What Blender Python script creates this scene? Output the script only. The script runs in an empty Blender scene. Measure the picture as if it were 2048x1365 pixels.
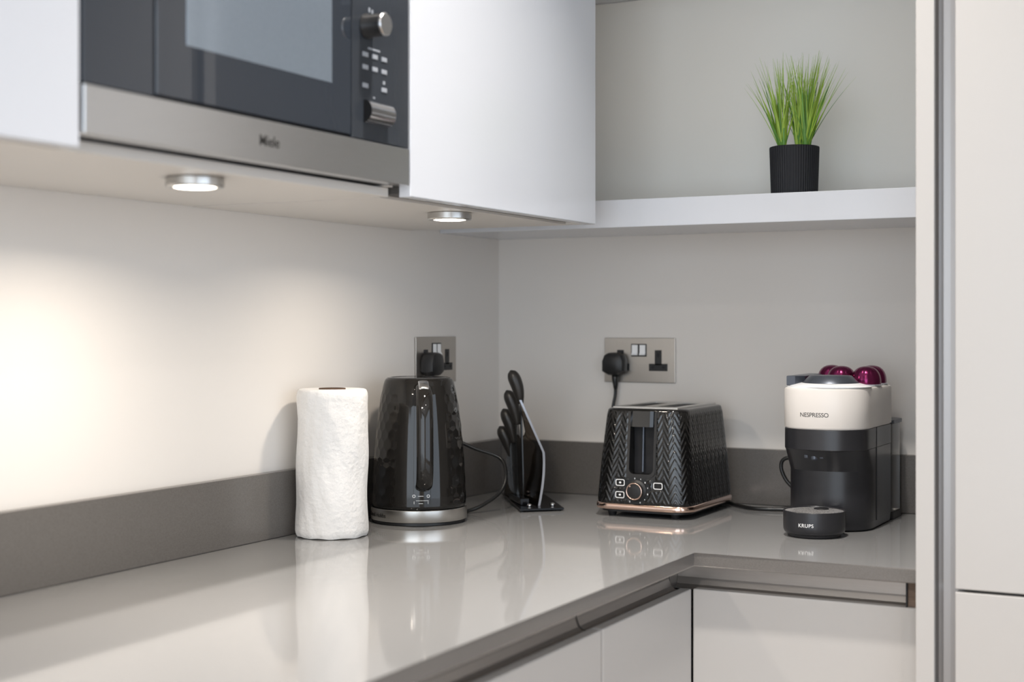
import bpy, bmesh, math, random
from math import sin, cos, pi, radians
from mathutils import Vector, Matrix

random.seed(7)
ZC = 0.91                      # height of the worktop surface above the floor
sc = bpy.context.scene
COL = sc.collection

# ------------------------------------------------------------------ camera
F_PX = 2903.0
cam_d = bpy.data.cameras.new('camera')
cam_d.sensor_fit = 'HORIZONTAL'
cam_d.sensor_width = 36.0
cam_d.lens = 36.0 * F_PX / 2048.0
cam_d.shift_y = -(682.5 - 650.0) / 2048.0
cam_d.clip_start = 0.05
cam_d.dof.use_dof = True
cam_d.dof.focus_distance = 2.33
cam_d.dof.aperture_fstop = 3.2
cam = bpy.data.objects.new('camera', cam_d)
cam.location = (1.387, -2.604, ZC + 0.333)
cam.rotation_euler = (pi / 2, 0, radians(27.52))
COL.objects.link(cam)
sc.camera = cam

# ------------------------------------------------------------------ world, exposure
w = bpy.data.worlds.new('world')
w.use_nodes = True
w.node_tree.nodes['Background'].inputs[0].default_value = (0.75, 0.85, 1.0, 1)
w.node_tree.nodes['Background'].inputs[1].default_value = 0.6
sc.world = w
sc.view_settings.view_transform = 'Standard'
sc.view_settings.look = 'None'
sc.view_settings.gamma = 1.0
sc.view_settings.exposure = 0.10
sc.view_settings.use_curve_mapping = False
sc.cycles.max_bounces = 10
sc.cycles.diffuse_bounces = 5
sc.cycles.glossy_bounces = 5
sc.cycles.transmission_bounces = 6
sc.cycles.caustics_reflective = False
sc.cycles.caustics_refractive = False
sc.cycles.sample_clamp_indirect = 6.0
sc.cycles.use_denoising = True

# ------------------------------------------------------------------ large lights
def area(name, loc, rot, sx, sy, power, color, shape='RECTANGLE', spread=180):
    l = bpy.data.lights.new(name, 'AREA')
    l.shape = shape
    l.size = sx
    if shape in ('RECTANGLE', 'ELLIPSE'):
        l.size_y = sy
    l.energy = power
    l.color = color
    l.spread = radians(spread)
    o = bpy.data.objects.new(name, l)
    o.location = loc
    o.rotation_euler = rot
    COL.objects.link(o)
    return o

CEIL = 2.70
# daylight through the big window in the right-hand wall and the one in the far wall
area('window_daylight', (3.93, -2.75, 1.40), (0, radians(90), 0), 1.9, 3.6, 46, (0.76, 0.87, 1.0))
area('rear_window_daylight', (1.65, -5.23, 1.35), (radians(90), 0, 0), 2.9, 2.3, 64, (0.82, 0.91, 1.0))
# recessed ceiling downlights, in rows; the nearest one added to brighten the worktop
for dx, dy, pw in ((0.80, -1.02, 10.5), (1.12, -2.49, 6), (1.25, -4.0, 56), (2.3, -2.49, 8), (2.3, -4.0, 10)):
    area('ceiling_downlight', (dx, dy, CEIL - 0.004), (0, 0, 0), 0.07, 0.07, pw, (1.0, 0.94, 0.87), 'DISK', 76 if dy > -1.5 else 140)

# ------------------------------------------------------------------ materials
def lin(r, g, b):
    f = lambda c: (c / 255 / 12.92) if c / 255 <= 0.04045 else ((c / 255 + 0.055) / 1.055) ** 2.4
    return (f(r), f(g), f(b), 1)

def mat(name, col, rough=0.5, metal=0.0, ior=1.45, coat=0.0, coat_rough=0.03, trans=0.0, spec=0.5,
        noise=None, bump=None, emit=None, aniso=0.0, sheen=0.0):
    """noise = (scale, amount, (sx,sy,sz)); bump = (scale, strength, distance, (sx,sy,sz))"""
    m = bpy.data.materials.new(name)
    m.use_nodes = True
    nt = m.node_tree
    b = nt.nodes['Principled BSDF']
    b.inputs['Base Color'].default_value = col
    b.inputs['Roughness'].default_value = rough
    b.inputs['Metallic'].default_value = metal
    b.inputs['IOR'].default_value = ior
    b.inputs['Coat Weight'].default_value = coat
    b.inputs['Coat Roughness'].default_value = coat_rough
    b.inputs['Transmission Weight'].default_value = trans
    b.inputs['Specular IOR Level'].default_value = spec
    b.inputs['Anisotropic'].default_value = aniso
    b.inputs['Sheen Weight'].default_value = sheen
    if emit:
        b.inputs['Emission Color'].default_value = emit[0]
        b.inputs['Emission Strength'].default_value = emit[1]
    tc = None
    def coords(s):
        nonlocal tc
        if tc is None:
            tc = nt.nodes.new('ShaderNodeTexCoord')
        mp = nt.nodes.new('ShaderNodeMapping')
        mp.inputs['Scale'].default_value = s
        nt.links.new(tc.outputs['Object'], mp.inputs['Vector'])
        return mp.outputs['Vector']
    if noise:
        n = nt.nodes.new('ShaderNodeTexNoise')
        n.inputs['Scale'].default_value = noise[0]
        n.inputs['Detail'].default_value = 4
        nt.links.new(coords(noise[2] if len(noise) > 2 else (1, 1, 1)), n.inputs['Vector'])
        mx = nt.nodes.new('ShaderNodeMix')
        mx.data_type = 'RGBA'
        a = noise[1]
        mx.inputs['A'].default_value = tuple(max(0, c * (1 - a)) for c in col[:3]) + (1,)
        mx.inputs['B'].default_value = tuple(min(1, c * (1 + a)) for c in col[:3]) + (1,)
        nt.links.new(n.outputs['Fac'], mx.inputs['Factor'])
        nt.links.new(mx.outputs['Result'], b.inputs['Base Color'])
    if bump:
        n = nt.nodes.new('ShaderNodeTexNoise')
        n.inputs['Scale'].default_value = bump[0]
        n.inputs['Detail'].default_value = 5
        nt.links.new(coords(bump[3] if len(bump) > 3 else (1, 1, 1)), n.inputs['Vector'])
        bp = nt.nodes.new('ShaderNodeBump')
        bp.inputs['Strength'].default_value = bump[1]
        bp.inputs['Distance'].default_value = bump[2]
        nt.links.new(n.outputs['Fac'], bp.inputs['Height'])
        nt.links.new(bp.outputs['Normal'], b.inputs['Normal'])
    return m

M = {}
M['wall'] = mat('painted_wall', (0.745, 0.712, 0.675, 1), 0.30, spec=0.35, noise=(3, 0.01), bump=(60, 0.02, 0.002))
M['niche_panel'] = mat('niche_lacquer', (0.88, 0.86, 0.80, 1), 0.2, noise=(2, 0.01))
M['ceiling'] = mat('ceiling_paint', (0.78, 0.77, 0.75, 1), 0.8, noise=(2, 0.01))
M['floor'] = mat('oak_floor', (0.30, 0.22, 0.15, 1), 0.35, noise=(4, 0.3, (1, 12, 1)))
M['quartz'] = mat('grey_quartz', (0.235, 0.235, 0.236, 1), 0.06, ior=1.6, noise=(900, 0.2))  # worktop stone, lightened for the light falling on its top
M['quartz_edge'] = mat('grey_quartz_edge', (0.13, 0.12, 0.112, 1), 0.22, ior=1.5, noise=(700, 0.30))  # the same stone, darkened for shade on edges and upstands
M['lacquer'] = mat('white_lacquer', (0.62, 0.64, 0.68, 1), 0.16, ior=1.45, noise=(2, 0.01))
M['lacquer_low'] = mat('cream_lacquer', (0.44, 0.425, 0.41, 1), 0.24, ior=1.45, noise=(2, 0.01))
M['carcass'] = mat('cabinet_board', (0.70, 0.67, 0.63, 1), 0.35, noise=(5, 0.02))
M['recess'] = mat('dark_recess', (0.05, 0.047, 0.044, 1), 0.5, noise=(5, 0.1))  # shade of the gap behind the door, put in as dark colour
M['chipboard'] = mat('brown_board', (0.16, 0.11, 0.08, 1), 0.7, noise=(90, 0.4, (1, 1, 6)))
M['alu_tall'] = mat('grey_aluminium', (0.27, 0.26, 0.255, 1), 0.35, metal=0.7, noise=(30, 0.05, (20, 1, 1)))
M['alu'] = mat('anodised_aluminium', (0.37, 0.335, 0.305, 1), 0.36, metal=0.75, noise=(30, 0.06, (1, 1, 20)))
M['steel'] = mat('brushed_steel', (0.55, 0.54, 0.52, 1), 0.28, metal=1.0, noise=(60, 0.08, (1, 1, 40)), bump=(80, 0.08, 0.0005, (1, 1, 60)))
M['steel_h'] = mat('brushed_steel_front', (0.66, 0.66, 0.66, 1), 0.28, metal=1.0, noise=(30, 0.05, (1, 1, 30)))
M['socket_steel'] = mat('satin_nickel', (0.45, 0.42, 0.385, 1), 0.33, metal=0.9, noise=(40, 0.05, (20, 1, 1)))
M['chrome'] = mat('chrome', (0.75, 0.75, 0.76, 1), 0.08, metal=1.0, noise=(10, 0.02))
M['rose'] = mat('rose_gold', (0.80, 0.58, 0.48, 1), 0.12, metal=1.0, noise=(10, 0.03))
M['black_gloss'] = mat('gloss_black_enamel', (0.008, 0.0075, 0.0075, 1), 0.07, ior=1.48, noise=(10, 0.1))
M['kettle_black'] = mat('polished_black_steel', (0.012, 0.011, 0.010, 1), 0.06, metal=0.0, ior=1.44, coat=0.0, noise=(6, 0.1))
M['toaster_black'] = mat('toaster_black', (0.006, 0.0058, 0.0055, 1), 0.07, metal=0.0, ior=1.55, coat=0.0, noise=(8, 0.1))
M['black_plastic'] = mat('black_plastic', (0.014, 0.014, 0.015, 1), 0.42, noise=(30, 0.15))
M['knife_handle'] = mat('knife_handle_black', (0.022, 0.020, 0.018, 1), 0.35, noise=(30, 0.2))
M['blade'] = mat('coated_blade', (0.012, 0.012, 0.012, 1), 0.25, noise=(30, 0.2))
M['satin_black'] = mat('satin_charcoal', (0.019, 0.019, 0.022, 1), 0.30, noise=(20, 0.12), bump=(900, 0.05, 0.0003))
M['gunmetal'] = mat('gunmetal', (0.085, 0.095, 0.115, 1), 0.32, metal=0.6, noise=(20, 0.06))
M['machine_white'] = mat('warm_white_plastic', (0.70, 0.665, 0.63, 1), 0.36, noise=(3, 0.01))
M['bright_white'] = mat('white_plastic', (0.88, 0.89, 0.9, 1), 0.3, noise=(3, 0.01))
M['tank'] = mat('smoked_tank', (0.5, 0.5, 0.5, 1), 0.08, trans=0.85, ior=1.3, noise=(3, 0.02))
M['print_dark'] = mat('dark_print', (0.03, 0.028, 0.026, 1), 0.5, noise=(50, 0.1))
M['print_light'] = mat('light_print', (0.72, 0.72, 0.72, 1), 0.45, noise=(50, 0.05))
M['print_grey'] = mat('grey_print', (0.30, 0.32, 0.35, 1), 0.45, noise=(50, 0.05))
M['purple'] = mat('purple_foil', (0.17, 0.02, 0.075, 1), 0.2, metal=0.9, noise=(20, 0.08))
M['foil'] = mat('silver_foil', (0.62, 0.64, 0.70, 1), 0.3, metal=0.7, noise=(20, 0.05))
M['paper'] = mat('paper_towel', (0.74, 0.73, 0.715, 1), 0.95, sheen=0.2, noise=(25, 0.02), bump=(130, 0.7, 0.0025))
M['card'] = mat('cardboard_core', (0.12, 0.075, 0.05, 1), 0.9, noise=(60, 0.2))
M['pot'] = mat('ribbed_black_pot', (0.006, 0.007, 0.010, 1), 0.6, noise=(40, 0.2))
M['smoked'] = mat('smoked_acrylic', (0.22, 0.185, 0.155, 1), 0.02, trans=1.0, ior=1.45, noise=(5, 0.01))
M['acrylic_edge'] = mat('polished_acrylic_edge', (0.45, 0.47, 0.52, 1), 0.15, metal=0.6, noise=(30, 0.1))  # bright colour stands for light piped out at the plate's edge
M['black_acrylic'] = mat('black_acrylic', (0.006, 0.006, 0.007, 1), 0.12, ior=1.33, noise=(10, 0.1))
M['soil'] = mat('grey_gravel', (0.35, 0.37, 0.4, 1), 0.8, noise=(200, 0.5))
M['dark_glass'] = mat('dark_oven_glass', (0.026, 0.032, 0.042, 1), 0.03, ior=1.62, noise=(5, 0.05))
M['window_mesh'] = mat('oven_window', (0.27, 0.32, 0.38, 1), 0.10, metal=0.55, ior=1.6, noise=(300, 0.08))
M['panel_glass'] = mat('control_panel_glass', (0.030, 0.035, 0.043, 1), 0.12, ior=1.6, noise=(5, 0.05))
M['black'] = mat('black_gap', (0.004, 0.004, 0.006, 1), 0.6, noise=(5, 0.2))
M['cable'] = mat('black_cable', (0.012, 0.012, 0.012, 1), 0.3, noise=(40, 0.2))
M['led'] = mat('led_lens', (1, 0.95, 0.85, 1), 0.4, emit=((1.0, 0.90, 0.76, 1), 14.0), noise=(5, 0.01))
M['frame'] = mat('window_frame_paint', (0.75, 0.75, 0.75, 1), 0.4, noise=(5, 0.02))
M['dark_door'] = mat('dark_door_paint', (0.06, 0.055, 0.05, 1), 0.3, noise=(5, 0.1))

# green blades: colour runs from a dark foot to a fresh green tip
def grass_mat():
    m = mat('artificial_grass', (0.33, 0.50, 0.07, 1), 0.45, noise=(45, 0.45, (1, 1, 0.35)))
    b = m.node_tree.nodes['Principled BSDF']
    b.inputs['Subsurface Weight'].default_value = 0.0
    return m
M['grass'] = grass_mat()
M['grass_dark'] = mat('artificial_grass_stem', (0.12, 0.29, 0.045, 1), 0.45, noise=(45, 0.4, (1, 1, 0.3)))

# perforated tray grid
def grid_mat():
    m = mat('perforated_tray', (0.05, 0.05, 0.055, 1), 0.35, metal=0.6)
    nt = m.node_tree
    b = nt.nodes['Principled BSDF']
    tc = nt.nodes.new('ShaderNodeTexCoord')
    v = nt.nodes.new('ShaderNodeTexVoronoi')
    v.inputs['Scale'].default_value = 340
    nt.links.new(tc.outputs['Object'], v.inputs['Vector'])
    r = nt.nodes.new('ShaderNodeValToRGB')
    r.color_ramp.elements[0].position = 0.28
    r.color_ramp.elements[0].color = (0.01, 0.01, 0.01, 1)
    r.color_ramp.elements[1].position = 0.42
    r.color_ramp.elements[1].color = (0.5, 0.49, 0.49, 1)
    nt.links.new(v.outputs['Distance'], r.inputs['Fac'])
    nt.links.new(r.outputs['Color'], b.inputs['Base Color'])
    return m
M['grid'] = grid_mat()

# ------------------------------------------------------------------ mesh helpers
def finish(name, bm, m, parent=None, smooth=False, angle=None):
    me = bpy.data.meshes.new(name)
    bmesh.ops.recalc_face_normals(bm, faces=bm.faces[:])
    bm.to_mesh(me)
    bm.free()
    mats = m if isinstance(m, (list, tuple)) else [m]
    for k in mats:
        me.materials.append(M[k])
    if smooth:
        me.shade_smooth() if hasattr(me, 'shade_smooth') else None
        if angle is not None:
            me.set_sharp_from_angle(angle=radians(angle))
    o = bpy.data.objects.new(name, me)
    COL.objects.link(o)
    if parent is not None:
        # builders work in world coordinates: move the verts into the parent's frame
        me.transform(parent_matrix(parent).inverted())
        o.parent = parent
    return o

def parent_matrix(o):
    m = Matrix.Translation(o.location) @ o.rotation_euler.to_matrix().to_4x4()
    if o.parent:
        return parent_matrix(o.parent) @ m
    return m

def thing(name, loc, label, cat, group=None):
    o = bpy.data.objects.new(name, None)
    o.empty_display_size = 0.05
    o.location = loc
    COL.objects.link(o)
    tag(o, label, cat, group)
    return o

def tag(o, label, cat, group=None):
    o['label'] = label
    o['category'] = cat
    if group:
        o['group'] = group
    return o

def struct(o):
    o['kind'] = 'structure'
    return o

def box(bm, a, b, bevel=0.0, seg=2):
    x0, x1 = sorted((a[0], b[0])); y0, y1 = sorted((a[1], b[1])); z0, z1 = sorted((a[2], b[2]))
    vs = [bm.verts.new(p) for p in ((x0, y0, z0), (x1, y0, z0), (x1, y1, z0), (x0, y1, z0),
                                    (x0, y0, z1), (x1, y0, z1), (x1, y1, z1), (x0, y1, z1))]
    fs = [bm.faces.new([vs[i] for i in q]) for q in
          ((0, 3, 2, 1), (4, 5, 6, 7), (0, 1, 5, 4), (1, 2, 6, 5), (2, 3, 7, 6), (3, 0, 4, 7))]
    if bevel > 0:
        es = list({e for f in fs for e in f.edges})
        bmesh.ops.bevel(bm, geom=es, offset=bevel, segments=seg, profile=0.5, affect='EDGES')
    return bm

def BX(a, b, bevel=0.0, seg=2):
    return box(bmesh.new(), a, b, bevel, seg)

def prism(bm, pts, z0, z1, bevel=0.0, axis='z', seg=2):
    """closed outline pts (2D) extruded between z0 and z1 along axis"""
    def P(u, v, w_):
        return {'z': (u, v, w_), 'x': (w_, u, v), 'y': (u, w_, v)}[axis]
    lo = [bm.verts.new(P(u, v, z0)) for u, v in pts]
    hi = [bm.verts.new(P(u, v, z1)) for u, v in pts]
    n = len(pts)
    f0 = bm.faces.new(lo[::-1]); f1 = bm.faces.new(hi)
    side = [bm.faces.new([lo[i], lo[(i + 1) % n], hi[(i + 1) % n], hi[i]]) for i in range(n)]
    if bevel > 0:
        es = list(f0.edges) + list(f1.edges)
        bmesh.ops.bevel(bm, geom=es, offset=bevel, segments=seg, profile=0.5, affect='EDGES')
    return bm

def loft(bm, rings, cap0=True, cap1=True, closed=True):
    """rings: list of equal-length lists of 3D points"""
    R = [[bm.verts.new(p) for p in r] for r in rings]
    n = len(R[0])
    for a, b in zip(R, R[1:]):
        for i in range(n if closed else n - 1):
            j = (i + 1) % n
            bm.faces.new([a[i], a[j], b[j], b[i]])
    if cap0:
        bm.faces.new(R[0][::-1])
    if cap1:
        bm.faces.new(R[-1])
    return bm

def lathe(bm, c, prof, n=64, cap0=True, cap1=True):
    return loft(bm, [[(c[0] + r * cos(2 * pi * i / n), c[1] + r * sin(2 * pi * i / n), c[2] + z) for i in range(n)]
                     for r, z in prof], cap0, cap1)

def cyl(bm, a, b, r, n=24, r2=None):
    a, b = Vector(a), Vector(b)
    d = (b - a).normalized()
    u = d.orthogonal().normalized(); v = d.cross(u)
    r2 = r if r2 is None else r2
    return loft(bm, [[tuple(p + (u * cos(2 * pi * i / n) + v * sin(2 * pi * i / n)) * q) for i in range(n)]
                     for p, q in ((a, r), (b, r2))])

def smooth_path(pts, sub=8):
    P = [Vector(p) for p in pts]
    out = []
    for i in range(len(P) - 1):
        p0 = P[max(i - 1, 0)]; p1 = P[i]; p2 = P[i + 1]; p3 = P[min(i + 2, len(P) - 1)]
        for k in range(sub):
            t = k / sub
            out.append(0.5 * ((2 * p1) + (p2 - p0) * t + (2 * p0 - 5 * p1 + 4 * p2 - p3) * t * t
                              + (3 * p1 - p0 - 3 * p2 + p3) * t ** 3))
    out.append(P[-1])
    return out

def tube(bm, pts, r, n=12, radii=None, flat=1.0, flat_dir=None):
    P = [Vector(p) for p in pts]
    rings = []
    prev = None
    for i, p in enumerate(P):
        t = (P[min(i + 1, len(P) - 1)] - P[max(i - 1, 0)]).normalized()
        if flat_dir is not None:
            u = Vector(flat_dir) - t * t.dot(Vector(flat_dir)); u.normalize()
        else:
            if prev is None:
                u = t.orthogonal().normalized()
            else:
                u = prev - t * t.dot(prev); u.normalize()
        prev = u
        v = t.cross(u)
        q = radii[i] if radii else r
        rings.append([tuple(p + u * cos(2 * pi * k / n) * q * flat + v * sin(2 * pi * k / n) * q) for k in range(n)])
    return loft(bm, rings)

def text_mesh(s, size, extrude=0.0002, align='LEFT', shear=0.0, spacing=1.0, bold=0.0):
    cu = bpy.data.curves.new('txt', 'FONT')
    cu.body = s
    cu.size = size
    cu.extrude = extrude
    cu.align_x = align
    cu.shear = shear
    cu.space_character = spacing
    cu.offset = bold
    o = bpy.data.objects.new('txt', cu)
    COL.objects.link(o)
    bpy.context.view_layer.update()
    me = bpy.data.meshes.new_from_object(o.evaluated_get(bpy.context.evaluated_depsgraph_get()))
    bpy.data.objects.remove(o)
    bpy.data.curves.remove(cu)
    bm = bmesh.new()
    bm.from_mesh(me)
    bpy.data.meshes.remove(me)
    return bm

def place(bm, origin, ux, uz):
    """text plane (x right, y up) onto world: x->ux, y->uz, z->ux x uz"""
    ux, uz = Vector(ux).normalized(), Vector(uz).normalized()
    un = ux.cross(uz)
    for v in bm.verts:
        v.co = Vector(origin) + ux * v.co.x + uz * v.co.y + un * v.co.z
    return bm

def wrap(bm, path, s0, z0, lift=0.0001):
    """bend a text mesh along a horizontal 2D path (left to right as seen), base line at z0"""
    L = [0.0]
    for a, b in zip(path, path[1:]):
        L.append(L[-1] + math.dist(a, b))
    for v in bm.verts:
        s = s0 + v.co.x
        k = 0
        while k < len(L) - 2 and L[k + 1] < s:
            k += 1
        a, b = Vector(path[k]), Vector(path[k + 1])
        t = (s - L[k]) / max(L[k + 1] - L[k], 1e-9)
        p = a.lerp(b, t)
        d = (b - a).normalized()
        nrm = Vector((d.y, -d.x))
        q = p + nrm * (v.co.z + lift)
        v.co = (q.x, q.y, z0 + v.co.y)
    return bm

def rrect(x0, x1, y0, y1, r, n=8):
    pts = []
    for cx, cy, a0 in ((x1 - r, y1 - r, 0), (x0 + r, y1 - r, 90), (x0 + r, y0 + r, 180), (x1 - r, y0 + r, 270)):
        for k in range(n + 1):
            a = radians(a0 + 90 * k / n)
            pts.append((cx + r * cos(a), cy + r * sin(a)))
    return pts

Z = lambda z: ZC + z

# ================================================================== THE ROOM
XR, YF = 3.95, -5.25
o = struct(finish('wall_left', BX((-0.12, YF - 0.12, 0), (0, 0.12, CEIL)), 'wall'))
o = struct(finish('wall_back', BX((0, 0, 0), (XR + 0.12, 0.12, CEIL)), 'wall'))
bm = bmesh.new()       # right wall with the window opening
box(bm, (XR, YF, 0), (XR + 0.12, -4.6, CEIL)); box(bm, (XR, -0.9, 0), (XR + 0.12, 0, CEIL))
box(bm, (XR, -4.6, 0), (XR + 0.12, -0.9, 0.42)); box(bm, (XR, -4.6, 2.38), (XR + 0.12, -0.9, CEIL))
struct(finish('wall_right', bm, 'wall'))
bm = bmesh.new()
box(bm, (0, YF - 0.12, 0), (0.2, YF, CEIL)); box(bm, (3.1, YF - 0.12, 0), (XR + 0.12, YF, CEIL))
box(bm, (0.2, YF - 0.12, 0), (3.1, YF, 0.18)); box(bm, (0.2, YF - 0.12, 2.55), (3.1, YF, CEIL))
struct(finish('wall_front', bm, 'wall'))
struct(finish('floor', BX((-0.12, YF - 0.12, -0.08), (XR + 0.12, 0.12, 0)), 'floor'))
struct(finish('ceiling', BX((-0.12, YF - 0.12, CEIL), (XR + 0.12, 0.12, CEIL + 0.08)), 'ceiling'))
bm = bmesh.new()
for yy in (-4.6, -2.78, -0.95):
    box(bm, (XR - 0.10, yy, 0.42), (XR - 0.04, yy + 0.05, 2.38))
for zz in (0.42, 2.33):
    box(bm, (XR - 0.10, -4.6, zz), (XR - 0.04, -0.9, zz + 0.05))
struct(finish('window_1', bm, 'frame'))
bm = bmesh.new()
for xx in (0.2, 1.62, 3.05):
    box(bm, (xx, YF + 0.04, 0.18), (xx + 0.05, YF + 0.09, 2.55))
for zz in (0.18, 2.5):
    box(bm, (0.2, YF + 0.04, zz), (3.1, YF + 0.09, zz + 0.05))
struct(finish('window_2', bm, 'frame'))

# ================================================================== WORKTOP AND UPSTANDS
WX, WY = 0.643, -0.601           # front edges of the two runs
YL = -2.45                       # where the left run ends, out of frame
TX = 0.966                       # left face of the tall unit's panel
bm = bmesh.new()
prism(bm, [(0.0005, -0.0005), (0.0005, YL), (WX, YL), (WX, WY), (TX - 0.0005, WY), (TX - 0.0005, -0.0005)],
      Z(-0.0195), Z(0), bevel=0.0012)
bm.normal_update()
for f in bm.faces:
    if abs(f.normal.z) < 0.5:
        f.material_index = 1  # upright faces take the shaded copy of the stone
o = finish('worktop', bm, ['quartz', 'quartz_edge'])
tag(o, 'L-shaped polished grey stone worktop carrying the kettle, toaster and coffee machine', 'worktop')
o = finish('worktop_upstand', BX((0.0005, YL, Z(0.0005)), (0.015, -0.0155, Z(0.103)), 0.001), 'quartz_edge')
tag(o, 'long low grey stone upstand along the left wall behind the paper towel roll', 'upstand')
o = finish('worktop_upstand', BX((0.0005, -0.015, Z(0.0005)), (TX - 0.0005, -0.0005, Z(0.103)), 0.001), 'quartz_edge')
tag(o, 'grey stone upstand along the back wall behind the toaster and coffee machine', 'upstand')

# ================================================================== BASE CABINETS
DX, DY = 0.632, -0.580           # front planes of the doors
DZ = -0.057                      # door tops
def channel_profile(front, back, s):
    """handle channel seen end-on: (depth coordinate, z); s = +1 when front is at the larger value"""
    t = 0.0015
    inner = [(back, -0.0205), (back, -0.046), (back + s * 0.004, -0.056), (back + s * 0.010, -0.0605), (front - s * 0.020, -0.0605)]
    outer = [(a - s * t * (1 if i < 3 else 0), z - t * (1 if i > 1 else 0)) for i, (a, z) in enumerate(inner)]
    return inner + outer[::-1]

def base_cabinet_left(y0, y1, label):
    t = thing('base_cabinet', (0.3, (y0 + y1) / 2, 0), label, 'cabinet', None)
    finish('carcass', BX((0.02, y0 + 0.001, 0.0), (0.5915, y1 - 0.001, Z(-0.0205))), 'carcass', t)
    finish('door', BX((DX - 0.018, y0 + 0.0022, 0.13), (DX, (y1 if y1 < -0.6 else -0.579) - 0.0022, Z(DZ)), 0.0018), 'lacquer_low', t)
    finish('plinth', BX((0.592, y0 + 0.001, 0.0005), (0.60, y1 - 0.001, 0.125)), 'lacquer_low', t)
    bm = bmesh.new()
    prism(bm, [(a, Z(z)) for a, z in channel_profile(DX, 0.595, 1)], y0 + 0.0030, (y1 if y1 < -0.6 else -0.5755) - 0.0025, axis='y')
    finish('handle_channel', bm, 'alu', t)
    return t
base_cabinet_left(-0.905, -0.5475, 'narrow cream base cabinet under the inner corner of the worktop')
base_cabinet_left(-1.505, -0.905, 'cream base cabinet at the bottom edge, left of the narrow corner cabinet')
base_cabinet_left(-2.105, -1.505, 'cream base cabinet under the near end of the left-hand worktop')

t = thing('base_cabinet', (0.8, -0.3, 0), 'cream base cabinet below the coffee machine, beside the tall unit', 'cabinet')
finish('carcass', BX((DX + 0.001, -0.5415, 0.0), (0.9625, -0.02, Z(-0.0205))), 'carcass', t)
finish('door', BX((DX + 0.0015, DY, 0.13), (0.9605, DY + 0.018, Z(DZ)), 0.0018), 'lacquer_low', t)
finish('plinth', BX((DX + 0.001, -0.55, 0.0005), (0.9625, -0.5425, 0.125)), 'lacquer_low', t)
bm = bmesh.new()
prism(bm, [(a, Z(z)) for a, z in channel_profile(DY, -0.545, -1)], 0.5965, 0.9435, axis='x')
finish('handle_channel', bm, 'alu', t)
finish('corner_filler', BX((0.5925, -0.5760, Z(-0.062)), (0.5962, -0.5440, Z(-0.0205))), 'alu', t)
bm = BX((0.9435, -0.577, Z(-0.0615)), (0.9455, -0.5435, Z(-0.0205)))
finish('channel_end_cap', bm, 'black', t)
finish('end_filler', BX((0.9455, -0.572, Z(-0.0615)), (0.9625, -0.5435, Z(-0.0205))), 'chipboard', t)

# ================================================================== TALL UNIT
t = thing('tall_cabinet', (1.3, -0.3, 0), 'tall cream full-height cabinet at the right edge, beside the coffee machine', 'cabinet')
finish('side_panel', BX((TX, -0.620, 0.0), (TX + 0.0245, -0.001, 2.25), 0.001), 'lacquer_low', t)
bm = bmesh.new()               # vertical handle channel
pts = [(TX + 0.0247, -0.6095), (TX + 0.0275, -0.604), (TX + 0.033, -0.6005), (TX + 0.042, -0.5995), (TX + 0.060, -0.5995), (TX + 0.060, -0.5975), (TX + 0.0247, -0.5975)]
prism(bm, pts, 0.1, 2.25)
finish('handle_channel', bm, 'alu_tall', t)
finish('carcass', BX((TX + 0.025, -0.563, 0.0), (1.62, -0.001, 2.25)), 'carcass', t)
for nm, z0, z1 in (('door', Z(-0.0185), 2.245), ('door', 0.13, Z(-0.0225))):
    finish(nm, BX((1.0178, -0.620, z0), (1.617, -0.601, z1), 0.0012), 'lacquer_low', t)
finish('plinth', BX((1.0, -0.58, 0.0005), (1.617, -0.5635, 0.125)), 'lacquer_low', t)

# ================================================================== WALL CABINETS
CX = 0.371                       # front plane of the wall units
CB = 0.5045                      # underside above the worktop
CT = 1.32
MY0, MY1 = -1.552, -0.951        # microwave span
t = thing('wall_cabinet', (0.18, -0.65, Z(CB)), 'white gloss wall cabinet right of the microwave, above the kettle', 'wall cabinet')
finish('carcass', BX((0.001, MY1 + 0.003, Z(CB)), (0.322, -0.3455, Z(CT))), 'carcass', t)
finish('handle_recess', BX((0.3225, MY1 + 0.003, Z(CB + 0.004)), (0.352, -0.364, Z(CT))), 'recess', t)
finish('end_panel', BX((0.3225, -0.3635, Z(CB)), (0.352, -0.3455, Z(CT))), 'carcass', t)
finish('door', BX((CX - 0.0185, MY1 + 0.004, Z(CB - 0.0005)), (CX, -0.3455, Z(CT)), 0.0012), 'lacquer', t)

t = thing('wall_cabinet', (0.18, -1.25, Z(CB)), 'white open wall cabinet housing the built-in microwave', 'wall cabinet')
finish('bottom_panel', BX((0.001, MY0 + 0.0, Z(CB + 0.0005)), (0.338, MY1 + 0.001, Z(CB + 0.0125)), 0.001), 'carcass', t)
finish('side_panel', BX((0.001, MY0 - 0.0005, Z(CB + 0.013)), (0.345, MY0 + 0.0145, Z(CT))), 'carcass', t)
finish('side_panel', BX((0.001, MY1 - 0.0145, Z(CB + 0.013)), (0.345, MY1 + 0.0005, Z(CT))), 'carcass', t)
finish('top_panel', BX((0.001, MY0 + 0.015, Z(0.93)), (0.350, MY1 - 0.015, Z(CT))), 'lacquer', t)

t = thing('wall_cabinet', (0.18, -1.85, Z(CB)), 'white gloss wall cabinet at the left edge, left of the microwave', 'wall cabinet')
finish('carcass', BX((0.001, -2.152, Z(CB)), (0.338, MY0 - 0.003, Z(CT))), 'carcass', t)
finish('handle_recess', BX((0.3385, -2.152, Z(CB + 0.004)), (0.352, MY0 - 0.003, Z(CT))), 'carcass', t)
finish('door', BX((CX - 0.0185, -2.152, Z(CB - 0.0005)), (CX, MY0 - 0.004, Z(CT)), 0.0012), 'lacquer', t)

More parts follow.
